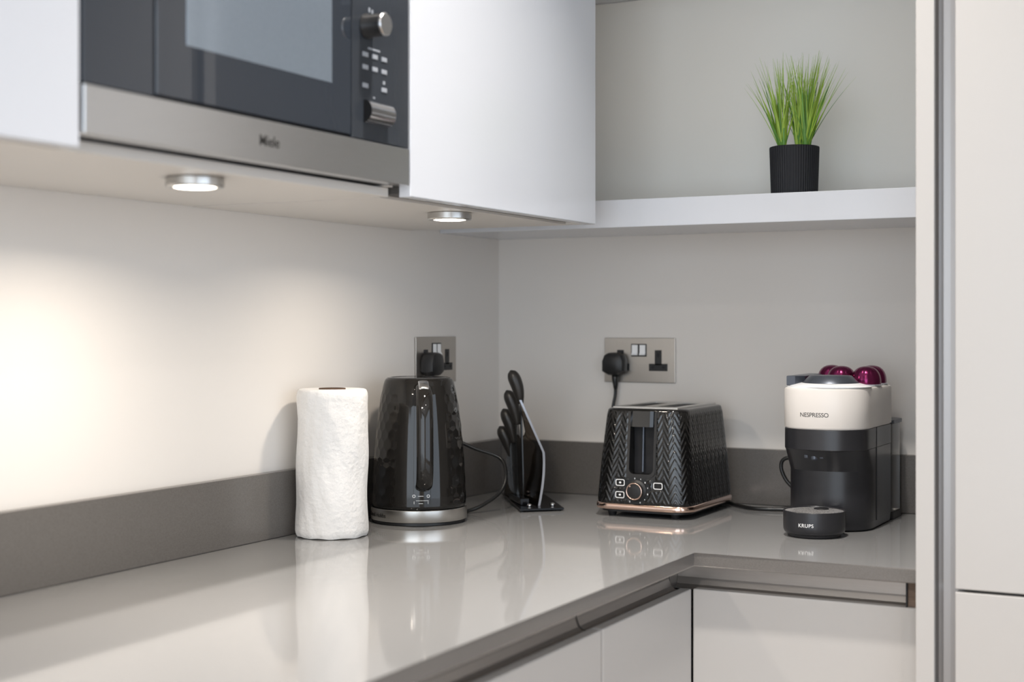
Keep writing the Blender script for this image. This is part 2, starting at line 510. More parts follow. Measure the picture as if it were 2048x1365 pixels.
# ------------------------------------------------------------------ microwave
t = thing('microwave', (0.18, -1.25, Z(0.518)), 'built-in microwave with dark glass front and brushed steel lower trim', 'microwave')
finish('body', BX((0.03, MY0 + 0.018, Z(0.519)), (0.352, MY1 - 0.018, Z(0.90))), 'black_plastic', t)
finish('lower_trim', BX((0.3525, MY0 + 0.001, Z(0.5185)), (CX + 0.001, MY1 - 0.001, Z(0.5668)), 0.001), 'steel_h', t)
finish('upper_trim', BX((0.3525, MY0 + 0.001, Z(0.878)), (CX + 0.001, MY1 - 0.001, Z(0.925)), 0.001), 'steel_h', t)
finish('side_glass', BX((0.3525, MY0 + 0.001, Z(0.568)), (CX - 0.001, -1.450, Z(0.877)), 0.0008), 'dark_glass', t)
d = finish('door', BX((0.3525, -1.4465, Z(0.5705)), (CX, -1.0885, Z(0.876)), 0.001), 'dark_glass', t)
finish('window', BX((CX - 0.002, -1.400, Z(0.629)), (CX + 0.0004, -1.131, Z(0.83)), 0.0002), 'window_mesh', d)
cp = finish('control_panel', BX((0.3525, -1.0855, Z(0.568)), (CX - 0.0005, MY1 - 0.001, Z(0.877)), 0.0008), 'panel_glass', t)
finish('door_gap', BX((0.3525, -1.4495, Z(0.5672)), (0.366, -1.0855, Z(0.5703))), 'black', t)
bm = bmesh.new()
n = 40
for r_, x_ in (): pass
loft(bm, [[(x_, -1.0535 + r_ * cos(2 * pi * i / n), Z(0.7125) + r_ * sin(2 * pi * i / n)) for i in range(n)]
          for r_, x_ in ((0.0160, CX - 0.0004), (0.0160, CX + 0.002), (0.0148, CX + 0.004), (0.0143, CX + 0.026))])
k = finish('dial', bm, 'black_plastic', t, smooth=True, angle=35)
bm = bmesh.new()
loft(bm, [[(x_, -1.0535 + r_ * cos(2 * pi * i / n), Z(0.7125) + r_ * sin(2 * pi * i / n)) for i in range(n)]
          for r_, x_ in ((0.0146, CX + 0.0262), (0.0146, CX + 0.0285), (0.0135, CX + 0.0297))])
finish('dial_cap', bm, 'steel_h', k, smooth=True, angle=35)
# push bar under the buttons
bm = bmesh.new()
pr = [(CX - 0.0004, -0.0145)] + [(CX + 0.0125 * cos(a), 0.0145 * sin(a)) for a in [radians(-75 + 15 * i) for i in range(11)]] + [(CX - 0.0004, 0.0145)]
loft(bm, [[(a, yy, Z(0.6045) + b_) for a, b_ in pr] for yy in (-1.060, -1.003)])
for f in bm.faces:
    if len(f.verts) > 4: f.material_index = 1
finish('start_button', bm, ['chrome', 'black_gloss'], t, smooth=True, angle=40)
for r_, zz in enumerate((0.6765, 0.6605, 0.637)):
    for c_, yy in enumerate((-1.0565, -1.0345, -1.0125)):
        if r_ == 2 and c_ == 1:
            continue
        finish('button', BX((CX - 0.0006, yy - 0.0062, Z(zz) - 0.003), (CX + 0.0007, yy + 0.0062, Z(zz) + 0.003), 0.0006), 'print_grey', t)
for yy, zz, a, b_ in ((-1.036, 0.6855, 0.014, 0.0012), (-1.0125, 0.6465, 0.0025, 0.0022), (-1.047, 0.7345, 0.0018, 0.003), (-1.040, 0.733, 0.0018, 0.003), (-1.036, 0.624, 0.002, 0.0012)):
    finish('printed_mark', BX((CX - 0.0006, yy - a, Z(zz) - b_), (CX - 0.0001, yy + a, Z(zz) + b_)), 'print_grey', t)
bm = text_mesh('Miele', 0.0175, 0.0002, bold=0.00015)
place(bm, (CX + 0.0012, -1.2765, Z(0.5375)), (0, 1, 0), (0, 0, 1))
finish('logo', bm, 'print_dark', t)

# ------------------------------------------------------------------ cabinet lights
for (lx, ly, lab) in ((0.2755, -1.2717, 'round steel under-cabinet light glowing below the microwave'),
                      (0.2755, -0.6773, 'round steel under-cabinet light below the white cabinet above the kettle')):
    t = thing('cabinet_light', (lx, ly, Z(CB)), lab, 'light', 'round lights under the wall cabinets')
    bm = bmesh.new()
    lathe(bm, (lx, ly, Z(CB)), [(0.0335, -0.0003), (0.0340, -0.001), (0.0340, -0.0095), (0.0325, -0.0112), (0.0250, -0.0112), (0.0250, -0.0085)], 64)
    finish('rim', bm, 'steel', t, smooth=True, angle=30)
    bm = bmesh.new()
    lathe(bm, (lx, ly, Z(CB)), [(0.0240, -0.0088), (0.0240, -0.0102), (0.021, -0.0118)], 48)
    finish('lens', bm, 'led', t, smooth=True, angle=30)
    l = bpy.data.lights.new('cabinet_light_beam', 'AREA')
    l.shape = 'DISK'; l.size = 0.042
    l.spread = radians(155)
    l.energy = 2.0 if ly < -1 else 1.1
    l.color = (1.0, 0.89, 0.76)
    lo = bpy.data.objects.new('cabinet_light_beam', l)
    lo.location = (0, 0, -0.0125)
    lo.parent = t
    COL.objects.link(lo)

# ================================================================== SHELVES AND NICHE
o = finish('wall_shelf', BX((0.0005, -0.238, Z(0.5055)), (TX - 0.0005, -0.0005, Z(0.5545)), 0.001), 'lacquer')
tag(o, 'thick white shelf on the back wall with the potted grass on it', 'shelf')
low_shelf = o
o = finish('wall_shelf', BX((0.0005, -0.238, Z(0.959)), (TX - 0.0005, -0.0005, Z(1.008)), 0.001), 'lacquer')
tag(o, 'upper white shelf at the top edge, above the potted grass', 'shelf')

finish('back_panel', BX((0.0005, -0.012, Z(0.5552)), (TX - 0.0005, -0.0005, Z(0.9585))), 'niche_panel', low_shelf)
# ------------------------------------------------------------------ potted grass
PX, PY, PZ = 0.664, -0.165, Z(0.5548)
t = thing('potted_grass', (PX, PY, PZ), 'artificial green grass in a ribbed black pot on the white shelf', 'plant')
bm = bmesh.new()
n = 240
def rib(i, r):
    return r + 0.00028 * (1 if i % 4 < 2 else -1)
rings = []
for r_, z_ in ((0.0385, 0.0), (0.0395, 0.001), (0.0405, 0.030), (0.0415, 0.060), (0.0422, 0.082)):
    rings.append([(PX + rib(i, r_) * cos(2 * pi * i / n), PY + rib(i, r_) * sin(2 * pi * i / n), PZ + z_) for i in range(n)])
for r_, z_ in ((0.0420, 0.0835), (0.0405, 0.084), (0.0390, 0.083), (0.0385, 0.078)):
    rings.append([(PX + r_ * cos(2 * pi * i / n), PY + r_ * sin(2 * pi * i / n), PZ + z_) for i in range(n)])
loft(bm, rings)
finish('pot', bm, 'pot', t)
bm = bmesh.new()
lathe(bm, (PX, PY, PZ), [(0.038, 0.0785), (0.036, 0.0825), (0.001, 0.0835)], 40)
finish('gravel', bm, 'soil', t, smooth=True)
def blade(bm, base, ang, lean, length, wid, curl, mi):
    d = Vector((cos(ang), sin(ang), 0))
    side = Vector((-sin(ang), cos(ang), 0))
    # blades face the open side of the shelf
    side = (side + Vector((0.9, 0.3, 0)) * (1 if side.x >= 0 else -1)).normalized()
    prev = None
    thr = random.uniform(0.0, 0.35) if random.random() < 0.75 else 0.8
    p = Vector(base); a = lean; N = 9
    for k in range(N + 1):
        tt = k / N
        wv = wid * (1 - tt ** 1.6) * 0.5 + 0.0001
        fold = d * wv * 0.35
        cur = [bm.verts.new(p - side * wv), bm.verts.new(p + fold), bm.verts.new(p + side * wv)]
        if prev:
            for q in (0, 1):
                f = bm.faces.new([prev[q], prev[q + 1], cur[q + 1], cur[q]])
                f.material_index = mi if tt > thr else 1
        prev = cur
        p = p + (d * sin(a) + Vector((0, 0, 1)) * cos(a)) * (length / N)
        a += curl / N
for (tx, ty, cnt) in ((-0.020, -0.006, 66), (0.007, 0.004, 84), (0.024, -0.008, 76)):
    bm = bmesh.new()
    for k in range(cnt):
        ang = random.uniform(0, 2 * pi)
        lean = abs(random.gauss(0, 0.26)) + 0.02
        bias = tx * 6
        vx = cos(ang) * sin(lean) + bias * random.uniform(0.3, 1.2); vy = sin(ang) * sin(lean) * 0.8
        lean2 = min(0.62, math.hypot(vx, vy)); ang2 = math.atan2(vy, vx)
        r_ = 0.006 * math.sqrt(random.random()); a2 = random.uniform(0, 2 * pi)
        blade(bm, (PX + tx + r_ * cos(a2), PY + ty + r_ * sin(a2), PZ + 0.080), ang2, lean2 * 0.75,
              random.uniform(0.100, 0.172) * (1.0 - 0.12 * lean2), random.uniform(0.0016, 0.0034), random.uniform(0.0, 0.35), 0)
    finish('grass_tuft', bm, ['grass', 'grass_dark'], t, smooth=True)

# ================================================================== SOCKETS
def socket_local(bx, rot, base, label, hw, plug=True):
    """bx: local frame u = right along the wall, v = up, w = out of the wall; base = plate's lower left corner"""
    U, W = rot
    U, W = Vector(U), Vector(W)
    def P(u, v, w_):
        p = Vector(base) + U * u + Vector((0, 0, v)) + W * w_
        return tuple(p)
    def lb(u0, v0, w0, u1, v1, w1, bev=0):
        return BX(P(u0, v0, w0), P(u1, v1, w1), bev)
    t = thing('wall_socket', P(0.0735, 0.043, 0), label, 'socket', 'double wall sockets')
    pl = finish('plate', lb(0, 0, 0.0002, 0.147, 0.086, 0.004, 0.0008), 'socket_steel', t)
    sw = finish('switch_frame', lb(0.0565, 0.050, 0.0038, 0.0885, 0.0745, 0.0052, 0.0004), 'black_plastic', t)
    for u0 in (0.0585, 0.0745):
        bm = bmesh.new()
        prism(bm, [(0.0053, 0.0525), (0.0095, 0.0530), (0.0060, 0.0575), (0.0058, 0.0720), (0.0053, 0.0725)], 0, 0.0120, axis='z')
        for v in bm.verts:
            v.co = P(u0 + v.co.z, v.co.y, v.co.x)
        finish('switch', bm, 'bright_white', sw)
    for uc in (0.034, 0.1125):
        bm = bmesh.new()
        for (a, b_, c, d_) in ((uc - 0.007, 0.0335, uc + 0.007, 0.0625), (uc - 0.019, 0.0225, uc + 0.019, 0.0365)):
            box(bm, P(a, b_, 0.0038), P(c, d_, 0.0050), 0.0003)
        h = finish('pin_outlet', bm, 'black_plastic', t)
        bm = bmesh.new()
        box(bm, P(uc - 0.002, 0.049, 0.0050), P(uc + 0.002, 0.057, 0.0053))
        for s in (-1, 1):
            box(bm, P(uc + s * 0.011 - 0.003, 0.0275, 0.0050), P(uc + s * 0.011 + 0.003, 0.0315, 0.0053))
        finish('pin_slot', bm, 'black', h)
    return t, P
s1, P1 = socket_local(None, ((0, 1, 0), (1, 0, 0)), (0, -0.329, Z(0.2245)), 'steel double socket on the left wall, half hidden behind the kettle', 0.147)
s2, P2 = socket_local(None, ((1, 0, 0), (0, -1, 0)), (0.2363, 0, Z(0.2215)), 'steel double socket on the back wall above the toaster', 0.147)

def plug(P, uc, parent):
    """British plug: domed body pointing into the room, cable boot at the bottom"""
    out = [(-0.0235, 0.0075), (-0.0235, 0.028), (-0.019, 0.0395), (-0.010, 0.0440), (0.010, 0.0440), (0.019, 0.0395), (0.0235, 0.028), (0.0235, 0.0075),
           (0.017, 0.0035), (0.0095, 0.0000), (-0.0095, 0.0000), (-0.017, 0.0035)]
    bm = bmesh.new()
    rings = []
    for sc_, w_ in ((0.90, 0.0045), (0.97, 0.0065), (1.0, 0.012), (0.98, 0.024), (0.88, 0.030), (0.60, 0.0335)):
        rings.append([P(uc + u * sc_, 0.0135 + 0.023 + (v - 0.023) * sc_, w_ + 0.001) for u, v in out])
    loft(bm, rings)
    p = finish('plug', bm, 'black_plastic', parent, smooth=True, angle=35)
    bm = bmesh.new()
    tube(bm, [P(uc, 0.016, 0.016), P(uc, 0.006, 0.016), P(uc + 0.001, -0.006, 0.016), P(uc + 0.001, -0.014, 0.016)], 0.005, 14, radii=[0.0068, 0.0062, 0.0048, 0.0034])
    finish('cable_boot', bm, 'cable', p, smooth=True)
    return p

# ================================================================== PAPER TOWEL ROLL
TXc, TYc = 0.0745, -0.700
t = thing('paper_towel_roll', (TXc, TYc, Z(0)), 'white paper towel roll standing on the worktop left of the kettle', 'paper towel roll')
bm = bmesh.new()
n = 120
H = 0.2325
random.seed(11)
ph = [random.uniform(0, 6.28) for _ in range(8)]
rings = []
N = 70
def tw(a, z):
    q = z / H
    d = 0.0007 * sin(3 * a + ph[0] + 4 * q) + 0.0005 * sin(7 * a + ph[1] - 9 * q) + 0.0006 * sin(2 * a + 14 * q + ph[2])
    d += 0.00035 * sin(13 * a + 22 * q + ph[3]) * (0.5 + 0.5 * sin(2 * a + ph[4]))
    d += 0.0005 * sin(26 * q + 5 * a + ph[5]) * (q > 0.78)
    prof = 0.0566 - 0.0010 * sin(pi * q) + 0.0016 * (1 - q) - 0.0016 * max(0, (q - 0.5)) * 0.5
    d += 0.0011 * sin(2 * a + 3.1 * q + ph[4]) * sin(5 * q + 0.5) + 0.00025 * sin(19 * a + 6 * sin(3 * q)) * (0.5 + 0.5 * sin(a + ph[1]))
    return prof + d
for k in range(N + 1):
    z = 0.0015 + (H - 0.004) * k / N
    e = 0.0
    if k < 3: e = (0.0028, 0.001, 0.0003)[k]
    if k > N - 3: e = (0.0004, 0.0012, 0.0028)[k - (N - 2)]
    rings.append([(TXc + (tw(2 * pi * i / n, z) - e) * cos(2 * pi * i / n), TYc + (tw(2 * pi * i / n, z) - e) * sin(2 * pi * i / n),
                   Z(z) + (0.0007 * sin(9 * 2 * pi * i / n + ph[6]) if k < 2 else 0) + (0.0009 * sin(5 * 2 * pi * i / n + ph[7]) if k > N - 2 else 0)) for i in range(n)])
for r_, z_ in ((0.050, 0.2318), (0.040, 0.2322), (0.030, 0.2315), (0.0215, 0.2310), (0.0215, 0.20)):
    rings.append([(TXc + r_ * cos(2 * pi * i / n), TYc + r_ * sin(2 * pi * i / n), Z(z_)) for i in range(n)])
loft(bm, rings)
finish('towel_sheet', bm, 'paper', t, smooth=True, angle=50)
bm = bmesh.new()
lathe(bm, (TXc, TYc, Z(0)), [(0.0210, 0.2005), (0.0210, 0.2330), (0.0190, 0.2330), (0.0190, 0.2005)], 48, False, False)
finish('cardboard_core', bm, 'card', t, smooth=True, angle=30)

# ================================================================== KETTLE
KX, KY = 0.1058, -0.4873
t = thing('electric_kettle', (KX, KY, Z(0)), 'glossy black faceted electric kettle with a steel base ring, between towel roll and knives', 'kettle')
bm = bmesh.new()
lathe(bm, (KX, KY, Z(0)), [(0.0760, 0.0), (0.0785, 0.0012), (0.0785, 0.0050), (0.076, 0.0055)], 96)
finish('foot', bm, 'black_plastic', t, smooth=True, angle=30)
bm = bmesh.new()
lathe(bm, (KX, KY, Z(0)), [(0.0780, 0.0056), (0.0812, 0.0060), (0.0815, 0.0066), (0.0815, 0.0252), (0.0810, 0.0260), (0.070, 0.0262)], 128)
base = finish('base_ring', bm, 'steel', t, smooth=True, angle=30)
camdir = math.atan2(-2.604 - KY, 1.387 - KX)
HA = camdir + radians(5.0)         # direction the handle points
def kprof(z):
    T = [(0.0, 0.0790), (0.004, 0.0802), (0.02, 0.0800), (0.06, 0.0782), (0.10, 0.0755), (0.14, 0.0712), (0.17, 0.0672), (0.19, 0.0636), (0.205, 0.0602), (0.2115, 0.0580), (0.2145, 0.0558)]
    for (a, b_), (c, d_) in zip(T, T[1:]):
        if z <= c:
            return b_ + (d_ - b_) * (z - a) / (c - a)
    return T[-1][1]
bm = bmesh.new()
n, N = 300, 150
KB, KH = 0.0275, 0.2145
rings = []
hexw = 2 * pi / 26                # angular pitch of the facets
hexh = 0.0175
for k in range(N + 1):
    z = KH * k / N
    r0 = kprof(z)
    ring = []
    for i in range(n):
        a = 2 * pi * i / n
        da = (a - HA + pi) % (2 * pi) - pi
        m_ = min(1, max(0, (abs(da) - radians(34)) / radians(6))) * min(1, z / 0.01) * min(1, max(0, (0.2 - z) / 0.012))
        d = 0
        if m_ > 0:
            u = a / hexw * 0.0175
            best = 1e9; second = 1e9
            row = z / (hexh * 0.866)
            for rr in (math.floor(row), math.floor(row) + 1):
                off = 0.5 * (rr % 2)
                cc = math.floor(u / 0.0175 - off)
                for c_ in (cc, cc + 1):
                    dd = math.hypot(u - (c_ + off) * 0.0175, z - rr * hexh * 0.866)
                    if dd < best: best, second = dd, best
                    elif dd < second: second = dd
            e = min(1.0, (second - best) / 0.0175)
            d = -0.0008 * (1 - (1 - e) ** 2) * m_
        r_ = r0 + d
        ring.append((KX + r_ * cos(a), KY + r_ * sin(a), Z(KB + z)))
    rings.append(ring)
loft(bm, rings)
finish('jug_body', bm, 'kettle_black', t, smooth=True, angle=60)
bm = bmesh.new()
lathe(bm, (KX, KY, Z(KB + KH)), [(0.0545, -0.001), (0.0540, 0.0012), (0.049, 0.0022), (0.047, 0.0010), (0.045, 0.0014), (0.03, 0.0022), (0.001, 0.0028)], 96)
finish('lid', bm, 'kettle_black', t, smooth=True, angle=40)
hd = Vector((cos(HA), sin(HA), 0))
def hp(out, z):
    return Vector((KX, KY, Z(z))) + hd * out
path = smooth_path([hp(0.048, 0.226), hp(0.062, 0.2285), hp(0.082, 0.226), hp(0.101, 0.212), hp(0.110, 0.180), hp(0.1125, 0.140), hp(0.1125, 0.105), hp(0.108, 0.082), hp(0.096, 0.070), hp(0.078, 0.066), hp(0.070, 0.066)], 8)
bm = bmesh.new()
tube(bm, path, 0.0085, 24, flat=1.62, flat_dir=(-hd.y, hd.x, 0))
h = finish('handle', bm, 'kettle_black', t, smooth=True)
bm = bmesh.new()
sd = Vector((-hd.y, hd.x, 0))
c = hp(0.086, 0.2345)
loft(bm, [[tuple(c + sd * u * s_ + hd * v * s_ + Vector((0, 0, -0.55)) * v * s_ + Vector((0, 0, zz))) for u, v in rrect(-0.0085, 0.0085, -0.010, 0.010, 0.003, 4)]
          for s_, zz in ((1, -0.006), (1, 0.0005), (0.85, 0.0018))])
finish('lid_button', bm, 'chrome', h, smooth=True, angle=40)
# printed lock symbols near the foot of the jug
def kettle_path(r, a0, a1, m_=200):
    return [(KX + r * cos(a0 + (a1 - a0) * i / m_), KY + r * sin(a0 + (a1 - a0) * i / m_)) for i in range(m_ + 1)]
bm = bmesh.new()
def ring_print(bm, cx_, cy_, r1, r2, n_=20):
    for i in range(n_):
        a0, a1 = 2 * pi * i / n_, 2 * pi * (i + 1) / n_
        bm.faces.new([bm.verts.new((cx_ + r_ * cos(a), cy_ + r_ * sin(a), 0)) for r_, a in ((r1, a0), (r2, a0), (r2, a1), (r1, a1))])
def rect_print(bm, x0, y0, x1, y1, step=0.004):
    m_ = max(1, int((x1 - x0) / step))
    for i in range(m_):
        a, b_ = x0 + (x1 - x0) * i / m_, x0 + (x1 - x0) * (i + 1) / m_
        bm.faces.new([bm.verts.new(p) for p in ((a, y0, 0), (b_, y0, 0), (b_, y1, 0), (a, y1, 0))])
ring_print(bm, -0.0118, 0.0, 0.0017, 0.0027); ring_print(bm, 0.0118, 0.0, 0.0017, 0.0027)
rect_print(bm, -0.0085, -0.0078, 0.0125, -0.0072)
rect_print(bm, -0.0120, -0.0130, -0.0112, -0.0085); rect_print(bm, 0.0112, -0.0130, 0.0118, -0.0085)
rect_print(bm, -0.005, -0.0005, 0.004, 0.0003); rect_print(bm, -0.004, -0.0125, 0.003, -0.0117)
pp = kettle_path(0.0800, HA - 1.2, HA + 1.2)
wrap(bm, pp, 1.2 * 0.0800 - 0.0035, Z(0.0505), 0.0004)
finish('lock_symbol', bm, 'print_light', t)
bm = text_mesh('Russell Hobbs', 0.0098, 0.00015, bold=0.0001)
a0 = math.atan2(-2.604 - KY, 1.387 - KX) - radians(82)
wrap(bm, kettle_path(0.0816, a0, a0 + 2.4, 300), 0.0, Z(0.0125), 0.0001)
finish('logo', bm, 'print_dark', base)
plug(P1, 0.034, t)
# power cord: from the plug down behind the kettle, a loop to the right, back to the base
cord = smooth_path([P1(0.035, -0.013, 0.016), (0.030, -0.300, Z(0.190)), (0.030, -0.330, Z(0.150)), (0.045, -0.325, Z(0.125)), (0.0675, -0.316, Z(0.1265)), (0.110, -0.297, Z(0.108)),
                    (0.150, -0.275, Z(0.090)), (0.170, -0.292, Z(0.060)), (0.168, -0.312, Z(0.033)), (0.152, -0.348, Z(0.013)), (0.136, -0.372, Z(0.0045)), (0.1335, -0.395, Z(0.0042)), (0.132, -0.410, Z(0.0045))], 10)
bm = bmesh.new()
tube(bm, cord, 0.0034, 12)
finish('power_cord', bm, 'cable', t, smooth=True)

# ================================================================== KNIFE BLOCK
c4 = [(0.2116, -0.3174), (0.2718, -0.2627), (0.128, -0.062), (0.066, -0.112)]
t = thing('knife_stand', (0.17, -0.18, Z(0)), 'black glossy knife stand with a bent upright plate, in the corner behind the kettle', 'knife stand')
bm = bmesh.new()
prism(bm, c4, Z(0.0025), Z(0.0065), 0.0008)
finish('base_plate', bm, 'black_acrylic', t)
for q in c4:
    bm = bmesh.new()
    cx_, cy_ = 0.1694 + (q[0] - 0.1694) * 0.85, -0.1885 + (q[1] + 0.1885) * 0.85
    lathe(bm, (cx_, cy_, Z(0)), [(0.004, 0.0001), (0.004, 0.0024)], 12)
    finish('rubber_foot', bm, 'black_plastic', t)
B0 = Vector((0.2215, -0.2640, 0)); B1 = Vector((0.085, -0.138, 0))
ax = (B1 - B0).normalized()
LEN = (B1 - B0).length
nn = Vector((-ax.y, ax.x, 0))
if nn.x < 0: nn = -nn                      # points to the right, away from the kettle
def soff(z):
    if z < 0.103:
        return 0.0108 * math.sin(min(1, z / 0.103) * pi * 0.62)
    return 0.0100 - (z - 0.103) * 0.47
def sp(s, z, side=0.0):
    p = B0 + ax * s + nn * (soff(z) + side)
    return (p.x, p.y, Z(z))
def ztop(s):
    return 0.198 - 1.3 * min(s, 0.05) - 0.25 * max(0, s - 0.05)
bm = bmesh.new()
NS, NZ = 12, 26
grid = {}
for side in (0, 1):
    for i in range(NS + 1):
        s = LEN * i / NS
        for k in range(NZ + 1):
            z = 0.0068 + (ztop(s) - 0.0068) * k / NZ
            grid[side, i, k] = bm.verts.new(sp(s, z, -0.0022 if side else 0.0022))
for side in (0, 1):
    for i in range(NS):
        for k in range(NZ):
            f = bm.faces.new([grid[side, i, k], grid[side, i + 1, k], grid[side, i + 1, k + 1], grid[side, i, k + 1]])
for i in range(NS):
    for k in (0, NZ):
        f = bm.faces.new([grid[0, i, k], grid[0, i + 1, k], grid[1, i + 1, k], grid[1, i, k]]); f.material_index = 1 if i == 0 and k else 2
for k in range(NZ):
    for i in (0, NS):
        f = bm.faces.new([grid[0, i, k], grid[0, i, k + 1], grid[1, i, k + 1], grid[1, i, k]]); f.material_index = 1 if i == 0 else 2
finish('upright_plate', bm, ['smoked', 'acrylic_edge', 'black_acrylic'], t, smooth=True, angle=40)
for (qx, qy) in ((0.2105, -0.2780), (0.2420, -0.2480), (0.100, -0.110), (0.118, -0.095)):
    bm = bmesh.new()
    lathe(bm, (qx, qy, Z(0.0065)), [(0.0048, 0.0001), (0.0050, 0.002), (0.0035, 0.0045), (0.001, 0.0052)], 20)
    finish('bolt', bm, 'chrome', t, smooth=True)

# slotted foot that the blades stand in
bm = bmesh.new()
d_ = Vector((0.1426 - 0.1867, -0.2056 - -0.257, 0)).normalized(); e_ = Vector((-d_.y, d_.x, 0))
p0, p1 = Vector((0.1867, -0.257, 0)) - d_ * 0.014, Vector((0.1426, -0.2056, 0)) + d_ * 0.014
prism(bm, [tuple((p_ + e_ * w_).xy) for p_, w_ in ((p0, -0.0075), (p1, -0.0075), (p1, 0.0075), (p0, 0.0075))], Z(0.0068), Z(0.0186), 0.001)
finish('blade_slot', bm, 'black_acrylic', t)

knives = [  # handle foot, handle butt, blade tip, how wide the blade is
    ((0.1827, -0.2591, 0.1895), (0.1666, -0.2675, 0.2504), (0.1867, -0.257, 0.019), 0.013, 0.0, 'largest black-handled knife, frontmost and tallest in the stand'),
    ((0.1678, -0.2421, 0.1499), (0.1499, -0.2514, 0.2131), (0.1727, -0.2396, 0.019), 0.018, 0.4, 'second tallest black-handled knife in the stand, just behind the largest'),
    ((0.1528, -0.2251, 0.1151), (0.1339, -0.2349, 0.1779), (0.1585, -0.2221, 0.019), 0.02, 0.9, 'third black-handled knife in the stand, second lowest'),
    ((0.1369, -0.2086, 0.0891), (0.1179, -0.2185, 0.1441), (0.1426, -0.2056, 0.019), 0.02, 1.0, 'smallest black-handled knife at the low rear end of the stand'),
]
for foot, top, tip, bw, turn, lab in knives:
    foot, top, tip = [Vector((q[0], q[1], Z(q[2]))) for q in (foot, top, tip)]
    k = thing('kitchen_knife', tuple(tip), lab, 'knife', 'knives in the stand')
    across = Vector((0.887, 0.462, 0))
    M_ = 18
    pts, rad = [], []
    for i in range(M_ + 1):
        q = i / M_
        pts.append(foot.lerp(top, q) + across * 0.0035 * sin(pi * q))
        rad.append(max(0.0012, 0.0118 * (0.42 + 0.58 * sin(min(1, q * 1.3 + 0.05) * pi / 2)) * math.sqrt(max(0.0, 1 - max(0, (q - 0.72) / 0.28) ** 2))))
    bm = bmesh.new()
    tube(bm, pts, 0.01, 20, radii=rad, flat=1.0, flat_dir=tuple(across))
    finish('handle', bm, 'knife_handle', k, smooth=True)
    bm = bmesh.new()
    rows = []
    for i in range(13):
        q = i / 12
        c_ = (foot + Vector((0, 0, 0.004))).lerp(tip, q)
        wv = bw * (0.55 + 0.45 * min(1, q * 8)) * math.sqrt(max(0.03, 1 - max(0, (q - 0.7) / 0.3) ** 2)) * 0.5
        fw = (d_ * (1 - turn) + Vector((0.887, 0.462, 0)) * turn).normalized()
        sd_ = Vector((-fw.y, fw.x, 0))
        rows.append([tuple(c_ + fw * u * wv + sd_ * v) for u, v in ((-1, 0.0012), (1, 0.0003), (1, -0.0003), (-1, -0.0012))])
    loft(bm, rows)
    finish('blade', bm, 'blade', k, smooth=True, angle=40)

# ================================================================== TOASTER
t = thing('toaster', (0.428, -0.17, Z(0)), 'glossy black two-slice toaster with chevron relief and a rose gold base band', 'toaster')
TX0, TX1, TY0, TY1 = 0.338, 0.5195, -0.291, -0.047     # footprint at the band
def perim(x0, x1, y0, y1, r, N_):
    """N_ points evenly along a rounded rectangle, starting mid front, going towards +x; returns (x,y,s,nx,ny)"""
    w_, d_ = x1 - x0 - 2 * r, y1 - y0 - 2 * r
    L = 2 * w_ + 2 * d_ + 2 * pi * r
    out = []
    segs = [('l', (x0 + x1) / 2, y0, 1, 0, w_ / 2), ('a', x1 - r, y0 + r, -90, r), ('l', x1, y0 + r, 0, 1, d_), ('a', x1 - r, y1 - r, 0, r),
            ('l', x1 - r, y1, -1, 0, w_), ('a', x0 + r, y1 - r, 90, r), ('l', x0, y1 - r, 0, -1, d_), ('a', x0 + r, y0 + r, 180, r), ('l', x0 + r, y0, 1, 0, w_ / 2)]
    for i in range(N_):
        s = L * i / N_
        q = s
        for g in segs:
            gl = g[5] if g[0] == 'l' else g[4] * pi / 2
            if q <= gl + 1e-9:
                if g[0] == 'l':
                    out.append((g[1] + g[3] * q, g[2] + g[4] * q, s, g[4], -g[3]))
                else:
                    a = radians(g[3]) + q / g[4]
                    out.append((g[1] + g[4] * cos(a), g[2] + g[4] * sin(a), s, cos(a), sin(a)))
                break
            q -= gl
        else:
            out.append((out[-1][0], out[-1][1], s, out[-1][3], out[-1][4]))
    return out, L
bm = bmesh.new()
NP, NZ = 560, 120
zb, zt = 0.0235, 0.184
rows = []
CW = 0.0205
# slot for the lever and plain patches of the front, in (x offset from the slot's middle, z)
SLX = 0.4300
for k in range(NZ + 1):
    q = k / NZ
    z = zb + (zt - zb) * q
    ins = 0.001 + 0.0130 * q ** 1.25
    insx = 0.0025 + 0.0135 * q ** 1.15
    P_, L = perim(TX0 + insx, TX1 - insx, TY0 + ins, TY1 - ins * 0.8, 0.030, NP)
    row = []
    for (x, y, s, nx, ny) in P_:
        u = s / L * 36.0                     # forty chevron columns around the body
        fr = u % 1.0
        tri = abs(fr - 0.5) * 2              # 0 mid column .. 1 at its edges
        ph_ = (z / 0.0142 - tri * 1.45) % 1.0
        saw = (ph_ if ph_ < 0.82 else (1 - ph_) / 0.18 * 0.82)
        d = 0.0016 * saw * (1 - 0.25 * tri) 
        m_ = min(1, (z - zb) / 0.005) * min(1, (zt - z) / 0.008)
        if ny < -0.5 and nx < 0.99:
            dx = x - SLX
            if abs(dx) < 0.0285 and z > 0.066: m_ = 0
            if math.hypot(dx + 0.006, z - 0.0478) < 0.0245: m_ = 0
            if abs(dx - 0.031) < 0.0115 and abs(z - 0.0565) < 0.0085: m_ = 0
            if abs(dx + 0.037) < 0.0115 and (abs(z - 0.060) < 0.0085 or abs(z - 0.0395) < 0.0085): m_ = 0
            if abs(dx) < 0.0222 and 0.0735 < z < 0.1600:
                d = -0.026; m_ = 1
                row.append((x, y + 0.026, Z(z)))
                continue
        row.append((x + nx * d * m_, y + ny * d * m_, Z(z)))
    rows.append(row)
